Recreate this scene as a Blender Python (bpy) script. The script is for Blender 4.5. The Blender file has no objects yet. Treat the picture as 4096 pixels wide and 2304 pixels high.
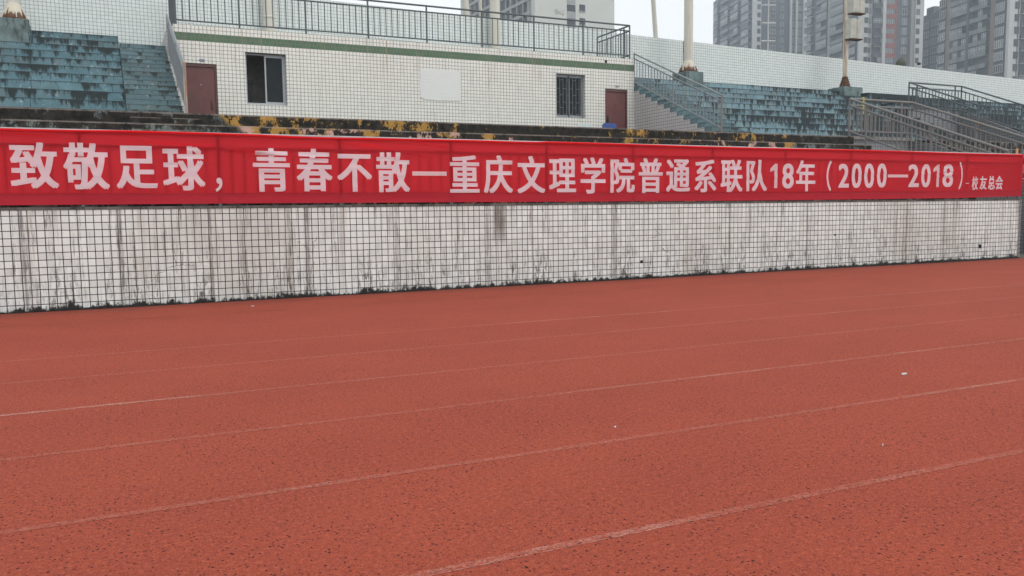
import bpy, bmesh, math, random
from mathutils import Vector, Matrix
random.seed(11)
R = math.radians
SC = bpy.context.scene
COL = SC.collection
# ------------------------------------------------------------------ camera, sky, sun, exposure
def look(yaw, pit, rol):
    f = Vector((math.sin(yaw)*math.cos(pit), math.cos(yaw)*math.cos(pit), math.sin(pit)))
    r = Vector((math.cos(yaw), -math.sin(yaw), 0)); u = r.cross(f)
    r2 = math.cos(rol)*r + math.sin(rol)*u; u2 = -math.sin(rol)*r + math.cos(rol)*u
    return Matrix((r2, u2, -f)).transposed()
cam = bpy.data.cameras.new('camera'); cam.sensor_width = 36; cam.lens = 840.19/1024*36
cam.clip_start = .05; cam.clip_end = 3000
co = bpy.data.objects.new('camera', cam); COL.objects.link(co)
co.matrix_world = Matrix.Translation((1.3427, -13.0238, 1.2994)) @ look(.44106, -.09259, -.012543).to_4x4()
SC.camera = co
SUN_AZ, SUN_EL = R(155), R(58)
w = bpy.data.worlds.new('World'); SC.world = w; w.use_nodes = True
nt = w.node_tree; bg = nt.nodes['Background']
sky = nt.nodes.new('ShaderNodeTexSky'); sky.sky_type = 'NISHITA'; sky.sun_disc = False
sky.sun_elevation = SUN_EL; sky.sun_rotation = SUN_AZ; sky.air_density = 1.0; sky.dust_density = 3.0
hs = nt.nodes.new('ShaderNodeHueSaturation'); hs.inputs['Saturation'].default_value = .16
nt.links.new(sky.outputs[0], hs.inputs['Color'])
mx = nt.nodes.new('ShaderNodeMix'); mx.data_type = 'RGBA'; mx.inputs[0].default_value = .7
mx.inputs[7].default_value = (9.1, 9.35, 9.4, 1)          # an even cloud deck
nt.links.new(hs.outputs[0], mx.inputs[6]); nt.links.new(mx.outputs[2], bg.inputs['Color'])
bg.inputs['Strength'].default_value = .13
sun = bpy.data.lights.new('sun', 'SUN'); sun.energy = .9; sun.angle = R(20); sun.color = (1, .96, .9)
so = bpy.data.objects.new('sun', sun); COL.objects.link(so)
sd = Vector((math.sin(SUN_AZ)*math.cos(SUN_EL), math.cos(SUN_AZ)*math.cos(SUN_EL), math.sin(SUN_EL)))
so.rotation_euler = sd.to_track_quat('Z', 'Y').to_euler()
so.location = sd*60
SC.view_settings.view_transform = 'Standard'; SC.view_settings.look = 'None'
SC.view_settings.exposure = .24; SC.view_settings.gamma = 1

# ------------------------------------------------------------------ node helpers
class NB:
    def __init__(s, name):
        s.m = bpy.data.materials.new(name); s.m.use_nodes = True
        s.nt = s.m.node_tree; s.b = s.nt.nodes['Principled BSDF']; s.out = s.nt.nodes['Material Output']
    def n(s, t): return s.nt.nodes.new(t)
    def l(s, a, b): s.nt.links.new(a, b)
    def put(s, sock, v):
        if isinstance(v, bpy.types.NodeSocket): s.l(v, sock)
        elif isinstance(v, (tuple, list)): sock.default_value = (*v, 1) if len(v) == 3 and sock.type == 'RGBA' else v
        else: sock.default_value = v
    def math(s, op, a, b=0, c=0, clamp=False):
        q = s.n('ShaderNodeMath'); q.operation = op; q.use_clamp = clamp
        s.put(q.inputs[0], a); s.put(q.inputs[1], b); s.put(q.inputs[2], c); return q.outputs[0]
    def pos(s):
        if not hasattr(s, '_p'):
            s._p = s.n('ShaderNodeNewGeometry').outputs['Position']
            sx = s.n('ShaderNodeSeparateXYZ'); s.l(s._p, sx.inputs[0]); s._xyz = sx.outputs
        return s._p
    def xyz(s): s.pos(); return s._xyz
    def comb(s, x, y, z):
        q = s.n('ShaderNodeCombineXYZ'); s.put(q.inputs[0], x); s.put(q.inputs[1], y); s.put(q.inputs[2], z); return q.outputs[0]
    def scale(s, v, xyz):
        q = s.n('ShaderNodeVectorMath'); q.operation = 'MULTIPLY'; s.put(q.inputs[0], v); q.inputs[1].default_value = xyz; return q.outputs[0]
    def noise(s, v, sc=1, det=4, rough=.6, dist=0):
        q = s.n('ShaderNodeTexNoise'); s.put(q.inputs['Vector'], v); q.inputs['Scale'].default_value = sc
        q.inputs['Detail'].default_value = det; q.inputs['Roughness'].default_value = rough; q.inputs['Distortion'].default_value = dist
        return q.outputs['Fac']
    def voro(s, v, sc=1, feat='F1', out='Distance'):
        q = s.n('ShaderNodeTexVoronoi'); q.feature = feat; s.put(q.inputs['Vector'], v); q.inputs['Scale'].default_value = sc
        return q.outputs[out]
    def white(s, v):
        q = s.n('ShaderNodeTexWhiteNoise'); q.noise_dimensions = '3D'; s.put(q.inputs['Vector'], v); return q.outputs['Value']
    def ss(s, x, a, b):          # smooth step a -> b (b < a allowed)
        q = s.n('ShaderNodeMapRange'); q.interpolation_type = 'SMOOTHSTEP'
        s.put(q.inputs[0], x)
        if a <= b: q.inputs[1].default_value, q.inputs[2].default_value, q.inputs[3].default_value, q.inputs[4].default_value = a, b, 0, 1
        else: q.inputs[1].default_value, q.inputs[2].default_value, q.inputs[3].default_value, q.inputs[4].default_value = b, a, 1, 0
        return q.outputs[0]
    def mix(s, f, a, b, mode='MIX'):
        q = s.n('ShaderNodeMix'); q.data_type = 'RGBA'; q.blend_type = mode; q.clamp_factor = True
        s.put(q.inputs[0], f); s.put(q.inputs[6], a); s.put(q.inputs[7], b); return q.outputs[2]
    def bump(s, h, strength=.3, dist=.01):
        q = s.n('ShaderNodeBump'); s.put(q.inputs['Height'], h); q.inputs['Strength'].default_value = strength
        q.inputs['Distance'].default_value = dist; s.l(q.outputs[0], s.b.inputs['Normal'])
    def fin(s, col, rough=.7, metal=0, spec=.4):
        s.put(s.b.inputs['Base Color'], col); s.put(s.b.inputs['Roughness'], rough)
        s.b.inputs['Metallic'].default_value = metal; s.b.inputs['Specular IOR Level'].default_value = spec
        return s.m
def plain(name, c, rough=.6, metal=0, var=.15, sc=6, spec=.4, dirt=None, dirt_amt=.5):
    k = NB(name); f = k.noise(k.pos(), sc, 5)
    col = k.mix(k.ss(f, .3, .7), tuple(x*(1-var) for x in c), tuple(min(1, x*(1+var)) for x in c))
    if dirt:
        g = k.noise(k.scale(k.pos(), (1, 1, .35)), sc*1.7, 6, .7)
        col = k.mix(k.math('MULTIPLY', k.ss(g, .5, .68), dirt_amt), col, dirt)
    return k.fin(col, rough, metal, spec)

# ------------------------------------------------------------------ materials
def tile_mat(name, tile, grout, gw=.055, ax='x', u0=0, z0=0, shear=0, var=.10, streak=.0, base=0, band=None,
             rust=0, streak_col=(.10, .085, .07), chips=0, patchy=0, rough=.35):
    k = NB(name); x, y, z = k.xyz()
    a = x if ax == 'x' else y
    u = k.math('MULTIPLY', k.math('SUBTRACT', a, u0), 10)
    zz = k.math('SUBTRACT', z, z0)
    if shear: zz = k.math('SUBTRACT', zz, k.math('MULTIPLY', x, shear))
    v = k.math('MULTIPLY', zz, 10)
    wob = k.math('MULTIPLY', k.math('SUBTRACT', k.noise(k.pos(), 3, 2), .5), .10)
    u = k.math('ADD', u, wob); v = k.math('ADD', v, wob)
    def line(q):
        f = k.math('FRACT', q); return k.math('SUBTRACT', .5, k.math('ABSOLUTE', k.math('SUBTRACT', f, .5)))
    d = k.math('MINIMUM', line(u), line(v))
    if chips:
        c = k.noise(k.pos(), 9, 3, .7); d = k.math('SUBTRACT', d, k.math('MULTIPLY', k.ss(c, .70, .80), .3*chips))
    g = k.ss(d, gw+.012, gw-.012)
    cell = k.comb(k.math('FLOOR', u), k.math('FLOOR', v), 3.3)
    rnd = k.white(cell)
    lo = tuple(q*(1-var) for q in tile); col = k.mix(rnd, lo, tile)
    if band:
        bb = k.math('MULTIPLY', k.ss(z, band[0]-.002, band[0]+.002), k.ss(z, band[1]+.002, band[1]-.002))
        col = k.mix(bb, col, k.mix(rnd, tuple(q*.82 for q in band[2]), band[2]))
    if patchy:
        p = k.noise(k.scale(k.pos(), (.5, .5, .25)), 1.0, 3); col = k.mix(k.math('MULTIPLY', k.ss(p, .45, .7), patchy), col, (.40, .37, .32))
    col = k.mix(g, col, grout)
    if streak:
        along = k.comb(a, 0, k.math('MULTIPLY', z, .10))
        s1 = k.noise(k.scale(along, (3.1, 1, 2.0)), 1.6, 3, .55)
        s2 = k.noise(k.scale(along, (11, 1, 3.5)), 1.3, 6, .75)
        s3 = k.noise(k.scale(k.comb(a, 0, k.math('MULTIPLY', z, .30)), (9, 1, 6)), 2.6, 6, .75)
        tint = k.math('MULTIPLY', k.math('MULTIPLY', k.ss(s1, .52, .72), k.ss(s2, .35, .6)), .5*streak)
        col = k.mix(tint, col, tuple(q*2.6 for q in streak_col))
        m = k.math('MULTIPLY', k.ss(s2, .53, .66), k.ss(s3, .40, .60))
        col = k.mix(k.math('MULTIPLY', m, .85*streak), col, streak_col)
        c1 = k.noise(k.comb(k.math('MULTIPLY', a, 5), 0, k.math('MULTIPLY', z, .35)), 1.2, 3, .6)
        c2 = k.noise(k.comb(k.math('MULTIPLY', a, 30), 0, k.math('MULTIPLY', z, 2.2)), 1.2, 5, .75)
        col = k.mix(k.math('MULTIPLY', k.math('MULTIPLY', k.ss(c1, .55, .68), k.ss(c2, .44, .60)), .85*streak), col, streak_col)
        if base:
            for sx0, sw, za, zb, amt in ((7.27, .14, .55, 1.05, .85), (7.05, .05, .5, 1.0, .5), (1.42, .05, .1, .35, .6), (4.02, .06, .2, .7, .6), (5.45, .04, .1, .5, .55), (2.62, .035, .0, .5, .6), (9.55, .05, .0, .4, .5), (12.2, .05, .3, .8, .45), (14.2, .045, .0, .4, .6), (17.1, .05, .0, .5, .6), (18.3, .07, .2, .9, .45), (.22, .05, .1, .9, .4)):
                dd = k.math('ABSOLUTE', k.math('SUBTRACT', k.math('ADD', a, k.math('MULTIPLY', k.math('SUBTRACT', k.noise(k.pos(), 6, 3), .5), .06)), sx0))
                mk = k.math('MULTIPLY', k.ss(dd, sw*1.2, sw*.4), k.ss(z, za, zb)) if sw > .1 else k.ss(dd, sw, sw*.3)
                mk = k.math('MULTIPLY', mk, k.math('ADD', .55 if sw > .1 else .0, k.math('MULTIPLY', .45 if sw > .1 else 1, k.ss(c2, .30, .56))))
                col = k.mix(k.math('MULTIPLY', mk, amt), col, (.10, .078, .060) if sw > .1 else (.065, .054, .044))
        if base:   # thin run marks above the foot of the wall
            low = k.ss(z, .95, .12)
            m2 = k.math('MULTIPLY', k.math('MULTIPLY', k.ss(s3, .47, .60), low), k.math('ADD', .12, k.math('MULTIPLY', .88, k.ss(k.noise(k.comb(a, 0, 0), 2.3, 4, .7), .44, .58))))
            col = k.mix(k.math('MULTIPLY', m2, .92), col, (.040, .034, .030))
    if base:
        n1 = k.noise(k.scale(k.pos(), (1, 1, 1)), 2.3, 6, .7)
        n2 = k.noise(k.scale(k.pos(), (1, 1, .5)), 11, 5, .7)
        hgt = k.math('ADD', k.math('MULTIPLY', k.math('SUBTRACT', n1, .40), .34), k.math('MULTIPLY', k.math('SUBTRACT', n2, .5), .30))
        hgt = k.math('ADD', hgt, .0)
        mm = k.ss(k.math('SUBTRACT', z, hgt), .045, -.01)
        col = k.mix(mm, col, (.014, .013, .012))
        # dirt under the coping
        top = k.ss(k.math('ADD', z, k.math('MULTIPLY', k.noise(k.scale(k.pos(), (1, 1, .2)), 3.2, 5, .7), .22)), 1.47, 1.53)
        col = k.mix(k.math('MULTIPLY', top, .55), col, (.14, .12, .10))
        # hairline cracks, rows of chipped glaze
        cr = k.voro(k.comb(k.math('ADD', a, k.math('MULTIPLY', k.noise(k.pos(), 4, 4), .22)), 0, k.math('ADD', z, k.math('MULTIPLY', k.noise(k.scale(k.pos(), (1.3, 1, 1)), 3, 4), .3))), 1.7, 'DISTANCE_TO_EDGE')
        cm = k.math('MULTIPLY', k.ss(cr, .009, .003), k.ss(k.noise(k.pos(), .8, 2), .60, .66))
        col = k.mix(k.math('MULTIPLY', cm, .8), col, (.08, .07, .06))
    if rust:
        r1 = k.noise(k.scale(k.comb(a, 0, k.math('MULTIPLY', z, .12)), (4.5, 1, 2)), 1.1, 4, .6)
        r2 = k.ss(z, rust[0], rust[1])
        col = k.mix(k.math('MULTIPLY', k.math('MULTIPLY', k.ss(r1, .56, .72), r2), rust[2]), col, (.30, .22, .13))
    k.bump(k.math('MULTIPLY', g, -1), .35, .004)
    return k.fin(col, k.math('ADD', k.math('MULTIPLY', g, .4), rough), 0, .35)

M = {}
M['wall'] = tile_mat('front_wall_tiles', (.755, .79, .77), (.009, .009, .010), .055, 'x', 0, .0, streak=1.0, base=1, chips=1, patchy=.45, var=.17)
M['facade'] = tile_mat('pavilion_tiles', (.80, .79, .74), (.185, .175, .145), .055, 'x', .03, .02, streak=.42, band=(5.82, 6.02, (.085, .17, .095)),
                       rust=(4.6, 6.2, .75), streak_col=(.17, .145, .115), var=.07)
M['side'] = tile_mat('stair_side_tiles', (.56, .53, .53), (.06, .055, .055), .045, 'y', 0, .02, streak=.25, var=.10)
M['back'] = tile_mat('parapet_tiles', (.70, .76, .745), (.15, .175, .18), .044, 'x', .02, 7.92, shear=-.0185, streak=.14, streak_col=(.3, .3, .28), var=.09)
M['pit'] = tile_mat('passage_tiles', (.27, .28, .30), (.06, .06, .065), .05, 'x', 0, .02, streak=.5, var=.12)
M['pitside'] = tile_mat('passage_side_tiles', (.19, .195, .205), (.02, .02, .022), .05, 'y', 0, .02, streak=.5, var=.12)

def painted_concrete(name, c1, c2, mould, amt, ax='x'):
    """Old painted step: faded panels, dark mould hanging in runs from the upper edge of every riser, plus a shadow line painted there (uv v = height in riser)."""
    k = NB(name); x, y, z = k.xyz()
    uv = k.n('ShaderNodeUVMap').outputs[0]; sx = k.n('ShaderNodeSeparateXYZ'); k.l(uv, sx.inputs[0]); v = sx.outputs[1]; row = sx.outputs[0]
    pan = k.white(k.comb(k.math('FLOOR', k.math('MULTIPLY', k.math('ADD', x, k.math('MULTIPLY', row, 3.7)), 1.35)), row, 1))
    f = k.noise(k.comb(k.math('ADD', x, k.math('MULTIPLY', row, 9.1)), y, z), 3.5, 6, .65)
    col = k.mix(k.ss(f, .3, .72), c1, c2)
    col = k.mix(k.math('MULTIPLY', pan, .55), col, tuple(q*.62 for q in c2))
    rb_ = k.white(k.comb(row, 7.7, 2.2)); col = k.mix(k.math('MULTIPLY', rb_, .45), col, tuple(q*.55 for q in c1))
    fl = k.noise(k.comb(k.math('ADD', x, k.math('MULTIPLY', row, 5.3)), y, z), 7, 7, .75)
    col = k.mix(k.math('MULTIPLY', k.ss(fl, .58, .66), .75), col, (.46, .52, .51))      # flaked, chalky spots
    wash = k.noise(k.comb(k.math('ADD', k.math('MULTIPLY', x, .9), k.math('MULTIPLY', row, 4.1)), row, k.math('MULTIPLY', z, .6)), 1.3, 6, .7)
    col = k.mix(k.math('MULTIPLY', k.ss(wash, .45, .70), .6), col, (.15, .17, .16))
    # mould curtains
    h = k.comb(k.math('ADD', k.math('MULTIPLY', x, 8.5 if amt[0] > 10 else 5.5), k.math('MULTIPLY', row, 17.0)), row, k.math('MULTIPLY', v, .35))
    n1 = k.noise(h, .9, 5, .7)
    n2 = k.noise(k.comb(k.math('ADD', x, k.math('MULTIPLY', row, 2.2)), y, k.math('MULTIPLY', z, 1.2)), .55, 4, .6)
    gx = k.n('ShaderNodeMapRange'); k.put(gx.inputs[0], x)
    gx.inputs[1].default_value, gx.inputs[2].default_value, gx.inputs[3].default_value, gx.inputs[4].default_value = amt
    q = k.math('ADD', k.math('ADD', n1, k.math('MULTIPLY', k.math('SUBTRACT', n2, .5), .7)), gx.outputs[0])
    q = k.math('ADD', q, k.math('MULTIPLY', k.math('SUBTRACT', v, .62), .26))
    if amt[0] > 10: q = k.math('ADD', q, k.math('MULTIPLY', k.ss(z, 5.4, 3.6), .10))
    fine = k.math('MULTIPLY', k.math('SUBTRACT', k.noise(k.comb(k.math('MULTIPLY', x, 16), row, k.math('MULTIPLY', z, 5)), 1.6, 5, .8), .5), .34)
    mm = k.math('MAXIMUM', k.ss(k.math('ADD', q, fine), .545, .69), k.math('MULTIPLY', k.ss(v, .86, .97), .75))  # adds a nosing shadow and moisture line, painted along each riser top
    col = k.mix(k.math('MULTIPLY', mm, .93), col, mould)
    # joints between cast blocks
    jn = k.math('FRACT', k.math('MULTIPLY', k.math('ADD', x, k.math('MULTIPLY', row, .83)), .62))
    jm = k.math('MULTIPLY', k.ss(jn, .014, .006), .7)
    col = k.mix(jm, col, (.03, .03, .03))
    k.bump(k.noise(k.pos(), 30, 5, .7), .25, .01)
    return k.fin(col, .85, 0, .2)
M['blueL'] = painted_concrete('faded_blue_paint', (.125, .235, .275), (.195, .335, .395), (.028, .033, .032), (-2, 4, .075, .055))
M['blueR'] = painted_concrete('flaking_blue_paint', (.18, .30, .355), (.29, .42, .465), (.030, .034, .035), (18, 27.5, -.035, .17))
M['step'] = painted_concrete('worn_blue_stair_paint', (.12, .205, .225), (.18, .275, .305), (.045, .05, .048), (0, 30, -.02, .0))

def terrace_mat():
    k = NB('mouldy_terrace_concrete'); x, y, z = k.xyz()
    base = k.mix(k.ss(k.noise(k.pos(), 6, 7, .75), .35, .7), (.009, .009, .008), (.045, .039, .031))
    f = k.noise(k.comb(k.math('MULTIPLY', x, 1.5), k.math('MULTIPLY', y, 3), k.math('MULTIPLY', z, 1.2)), 1.5, 9, .72)
    f2 = k.noise(k.scale(k.pos(), (1, 1, .5)), 13, 6, .8)
    q = k.math('ADD', f, k.math('MULTIPLY', k.math('SUBTRACT', f2, .5), .40))
    mid = k.math('MULTIPLY', k.ss(k.math('ADD', x, k.math('MULTIPLY', z, .9)), 6.1, 6.25), k.ss(k.math('SUBTRACT', x, k.math('MULTIPLY', z, 1.2)), 13.9, 13.7))
    uv = k.n('ShaderNodeUVMap').outputs[0]; sxx = k.n('ShaderNodeSeparateXYZ'); k.l(uv, sxx.inputs[0]); vv = sxx.outputs[1]
    yel = k.mix(k.noise(k.pos(), 6, 4), (.25, .14, .035), (.50, .30, .075))
    pink = k.mix(k.noise(k.pos(), 7, 3), (.46, .27, .23), (.55, .40, .34))
    pinkish = k.ss(k.noise(k.scale(k.pos(), (1, 1, 2)), .9, 4, .6), .50, .56)
    lowr = k.ss(z, 2.98, 2.9)
    yel = k.mix(k.math('MULTIPLY', pinkish, lowr), yel, pink)
    fade = k.n('ShaderNodeMapRange'); k.put(fade.inputs[0], x)
    fade.inputs[1].default_value, fade.inputs[2].default_value, fade.inputs[3].default_value, fade.inputs[4].default_value = 3.5, 9, .085, .012
    blue = k.mix(k.noise(k.pos(), 4, 5), (.16, .22, .23), (.34, .37, .34))
    col = k.mix(k.math('MULTIPLY', k.ss(k.math('ADD', q, k.math('ADD', fade.outputs[0], k.math('MULTIPLY', lowr, .035))), .575, .625), mid), base, yel)
    inv = k.math('SUBTRACT', 1, mid)
    lowb = k.math('MULTIPLY', k.ss(z, 3.02, 2.8), .06)
    col = k.mix(k.math('MULTIPLY', k.ss(k.math('ADD', q, lowb), .55, .66), k.math('MULTIPLY', inv, .62)), col, blue)
    col = k.mix(k.math('MULTIPLY', k.math('MULTIPLY', k.ss(vv, .89, .93), k.ss(k.noise(k.pos(), 3, 5, .7), .30, .55)), .5), col, (.34, .30, .27))
    k.bump(k.noise(k.pos(), 18, 6, .7), .4, .015)
    return k.fin(col, .9, 0, .15)
M['terrace'] = terrace_mat()

def track_mat(name, line=False):
    k = NB(name); x, y, z = k.xyz(); p = k.pos()
    big = k.noise(k.scale(p, (.5, .7, 1)), 1.3, 6, .65)
    med = k.noise(p, 9, 5, .7); fine = k.noise(p, 140, 3, .7)
    col = k.mix(k.ss(big, .3, .7), (.242, .0455, .025), (.288, .0555, .030))
    col = k.mix(k.math('MULTIPLY', k.ss(med, .42, .7), .42), col, (.225, .046, .032))
    gr1 = k.noise(p, 42, 3, .75); gr2 = k.noise(p, 85, 2, .7)
    col = k.mix(k.math('MULTIPLY', k.ss(gr1, .50, .68), .55), col, (.46, .115, .062))
    col = k.mix(k.math('MULTIPLY', k.ss(gr1, .46, .32), .65), col, (.105, .024, .018))
    col = k.mix(k.math('MULTIPLY', k.ss(gr2, .44, .34), .45), col, (.09, .022, .017))
    col = k.mix(k.math('MULTIPLY', k.ss(fine, .47, .62), .55), col, (.42, .092, .060))
    col = k.mix(k.math('MULTIPLY', k.ss(fine, .46, .34), .6), col, (.11, .028, .022))
    # pulled-out granules: scattered dark pits
    def pits(sc, dens, r):
        q = k.n('ShaderNodeTexVoronoi'); k.put(q.inputs['Vector'], k.comb(x, y, 0)); q.inputs['Scale'].default_value = sc
        keep = k.n('ShaderNodeSeparateColor'); k.l(q.outputs['Color'], keep.inputs[0])
        return k.math('MULTIPLY', k.ss(q.outputs['Distance'], r, r*.6), k.math('GREATER_THAN', keep.outputs[0], 1-dens))
    clus = k.math('ADD', .35, k.math('MULTIPLY', k.ss(k.noise(p, 1.3, 4, .7), .40, .58), .65))
    pm = k.math('MAXIMUM', pits(26, .42, .20), k.math('MAXIMUM', pits(48, .5, .27), pits(13, .22, .11)))
    col = k.mix(k.math('MULTIPLY', pm, clus), col, (.022, .012, .011))
    # darker strip near the wall and one grey-green dragged mark
    wall_strip = k.math('MULTIPLY', k.ss(k.math('ADD', y, k.math('MULTIPLY', k.noise(p, .9, 4), .9)), -.35, .35), .4)
    col = k.mix(wall_strip, col, (.12, .035, .028))
    sc2 = k.math('MULTIPLY', k.ss(k.noise(k.scale(k.pos(), (.8, 5, 1)), 1.4, 5, .75), .66, .74), .35)
    col = k.mix(sc2, col, (.12, .07, .055))
    if line:
        wv = k.noise(k.scale(p, (1.0, 6, 1)), 3.0, 6, .75); gr = k.noise(p, 60, 4, .8); lg = k.noise(k.scale(p, (.28, 2, 1)), 1.0, 3)
        a = k.math('ADD', k.math('ADD', k.math('MULTIPLY', wv, .55), k.math('MULTIPLY', gr, .55)), k.math('MULTIPLY', k.math('SUBTRACT', lg, .5), .5))
        col = k.mix(k.math('MULTIPLY', k.ss(a, .57, .80), .62), k.mix(k.math('MULTIPLY', k.ss(k.noise(p, 30, 4, .8), .38, .6), .22), col, (.46, .24, .19)), (.52, .36, .32))
    k.bump(k.math('ADD', fine, k.math('MULTIPLY', pm, -1.2)), .5, .006)
    return k.fin(col, .88, 0, .12)
M['track'] = track_mat('red_rubber_track'); M['line'] = track_mat('worn_lane_paint', True)
def seam_mat():
    k = NB('broken_black_seam'); n = k.noise(k.scale(k.pos(), (.9, 4, 1)), 1.1, 4, .7)
    return k.fin(k.mix(k.ss(n, .50, .56), (.20, .052, .036), (.025, .016, .014)), .85, 0, .2)
M['seam'] = seam_mat()
M['moss'] = plain('black_wet_moss', (.016, .016, .014), .95, var=.5, sc=14, spec=.1)
M['ground'] = plain('grey_ground', (.11, .11, .10), .95, var=.25, sc=.3)

def cloth(name, c, tr, mixf=.42):
    k = NB(name); p = k.pos()
    f = k.noise(k.scale(p, (1, 1, 5)), 1.2, 4); wv = k.noise(k.scale(p, (60, 60, 60)), 4, 2)
    col = k.mix(k.ss(f, .3, .7), tuple(q*.9 for q in c), c)
    k.nt.nodes.remove(k.b)
    d = k.n('ShaderNodeBsdfDiffuse'); t = k.n('ShaderNodeBsdfTranslucent'); m = k.n('ShaderNodeMixShader')
    b = k.n('ShaderNodeBump'); k.l(wv, b.inputs['Height']); b.inputs['Strength'].default_value = .15; b.inputs['Distance'].default_value = .002
    k.l(b.outputs[0], d.inputs['Normal'])
    k.l(col, d.inputs[0]); t.inputs[0].default_value = (*tr, 1); m.inputs[0].default_value = mixf
    k.l(d.outputs[0], m.inputs[1]); k.l(t.outputs[0], m.inputs[2]); k.l(m.outputs[0], k.out.inputs[0]); return k.m
M['red'] = cloth('red_banner_cloth', (.84, .046, .064), (.98, .044, .058), .72)
M['hem'] = cloth('doubled_red_hem', (.60, .040, .060), (.60, .03, .05), .45)
M['white'] = cloth('printed_white_lettering', (.92, .80, .84), (.94, .82, .87), .45)

def rail_mat(name, c, rust):
    k = NB(name); n = k.noise(k.pos(), 7, 6, .7); n2 = k.noise(k.pos(), 1.1, 3)
    q = k.math('ADD', n, k.math('MULTIPLY', k.math('SUBTRACT', n2, .5), .6))
    col = k.mix(k.noise(k.pos(), 25, 3), tuple(v*.8 for v in c), c)
    col = k.mix(k.ss(q, .66-rust, .80-rust), col, (.20, .13, .085)); return k.fin(col, .6, .0, .4)
M['rail'] = rail_mat('grey_railing_paint', (.105, .125, .135), .0)
M['railR'] = rail_mat('rusting_grey_railing_paint', (.20, .195, .19), .10)
M['railS'] = rail_mat('pale_stair_railing_paint', (.24, .26, .275), .06)
M['pipe'] = plain('galvanised_top_pipe', (.36, .31, .32), .45, .3, .1)
def mast_mat(name, lo):
    k = NB(name); x, y, z = k.xyz()
    col = k.mix(k.noise(k.scale(k.pos(), (6, 6, .4)), 1, 4), (.52, .50, .43), (.66, .65, .58))
    r = k.noise(k.scale(k.pos(), (9, 9, .35)), 1.0, 6, .7)
    col = k.mix(k.ss(r, .60-lo, .72-lo), col, (.36, .20, .11))
    return k.fin(col, .6, 0, .35)
M['mast'] = mast_mat('weathered_cream_mast_paint', 0); M['mastR'] = mast_mat('rusty_mast_paint', .14)
M['rust'] = plain('flaking_rust', (.16, .070, .035), .9, 0, .5, 9, .2, (.42, .36, .26), .75)
def skirt_mat():
    k = NB('rust_edged_cream_paint'); tc = k.n('ShaderNodeTexCoord').outputs['Generated']; sx = k.n('ShaderNodeSeparateXYZ'); k.l(tc, sx.inputs[0])
    q = k.math('ADD', sx.outputs[2], k.math('MULTIPLY', k.math('SUBTRACT', k.noise(k.scale(k.pos(), (9, 9, 2)), 2, 5, .7), .5), 1.1))
    return k.fin(k.mix(k.ss(q, .42, .22), (.58, .54, .44), (.13, .065, .035)), .75, 0, .3)
M['skirt'] = skirt_mat()
M['rustdark'] = plain('dark_rust', (.085, .045, .03), .9, 0, .5, 12, .2)
M['plinth'] = plain('stained_blue_plinth', (.16, .215, .215), .9, 0, .25, 3, .2, (.045, .05, .045), .9)
M['door'] = plain('maroon_steel_door', (.145, .052, .048), .5, 0, .12, 3, .4, (.10, .055, .045), .6)
M['doorframe'] = plain('maroon_door_frame', (.105, .048, .044), .55, 0, .15, 3)
M['black'] = plain('black_plastic', (.02, .02, .02), .5)
M['alu'] = plain('aluminium_frame', (.36, .38, .40), .4, .4, .06)
M['glass'] = plain('dark_window_glass', (.016, .021, .024), .06, 0, .1, 1, .12)
M['inside'] = plain('dim_room_plaster', (.62, .60, .53), .9)
M['dark'] = plain('dark_curtain', (.03, .03, .035), .9)
M['concrete'] = plain('grey_concrete', (.24, .235, .22), .9, 0, .2, 2, .2, (.08, .08, .075), .6)
M['coping'] = plain('dark_stained_coping', (.10, .098, .09), .9, 0, .4, 4, .2, (.02, .02, .02), .9)
M['roofslab'] = plain('roof_slab', (.30, .29, .27), .9)
M['plaster'] = None
def plaster_mat():
    k = NB('white_filler_patch'); x, y, z = k.xyz()
    def ln(q, o, wdt):
        f = k.math('FRACT', k.math('ADD', k.math('MULTIPLY', q, 10), o)); return k.ss(k.math('ABSOLUTE', k.math('SUBTRACT', f, .5)), .5-wdt, .5)
    wob = k.math('MULTIPLY', k.math('SUBTRACT', k.noise(k.pos(), 6, 3), .5), .12)
    g = k.math('MAXIMUM', ln(k.math('ADD', x, k.math('MULTIPLY', wob, .1)), 0, .06), ln(k.math('ADD', z, k.math('MULTIPLY', wob, .1)), .2, .08))
    brk = k.ss(k.noise(k.pos(), 4, 4, .7), .42, .62)
    col = k.mix(k.math('MULTIPLY', k.math('MULTIPLY', g, brk), .38), (.72, .73, .71), (.40, .41, .40))
    k.bump(k.noise(k.pos(), 12, 4), .3, .006); return k.fin(col, .6)
M['plaster'] = plaster_mat()
M['blueplastic'] = plain('blue_plastic', (.030, .075, .26), .45, 0, .1)
M['paleplastic'] = plain('pale_plastic', (.52, .60, .60), .5, 0, .08)
M['steel'] = plain('chair_leg_steel', (.18, .18, .18), .4, .6)
M['plate'] = plain('navy_enamel_plate', (.03, .035, .12), .4); M['plateg'] = plain('grey_enamel_plate', (.07, .075, .075), .5)
M['enamel'] = plain('white_enamel', (.7, .72, .74), .5)
M['speaker'] = plain('cream_loudspeaker_case', (.46, .46, .41), .6, 0, .12, 5, .3, (.27, .25, .20), .6)
M['litter'] = plain('white_paper', (.58, .57, .54), .8)
M['bamboo'] = plain('orange_bamboo', (.62, .33, .14), .6)
M['tape'] = plain('yellow_tape', (.62, .52, .10), .5)
M['dish'] = plain('olive_dish', (.09, .10, .075), .6)
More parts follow.
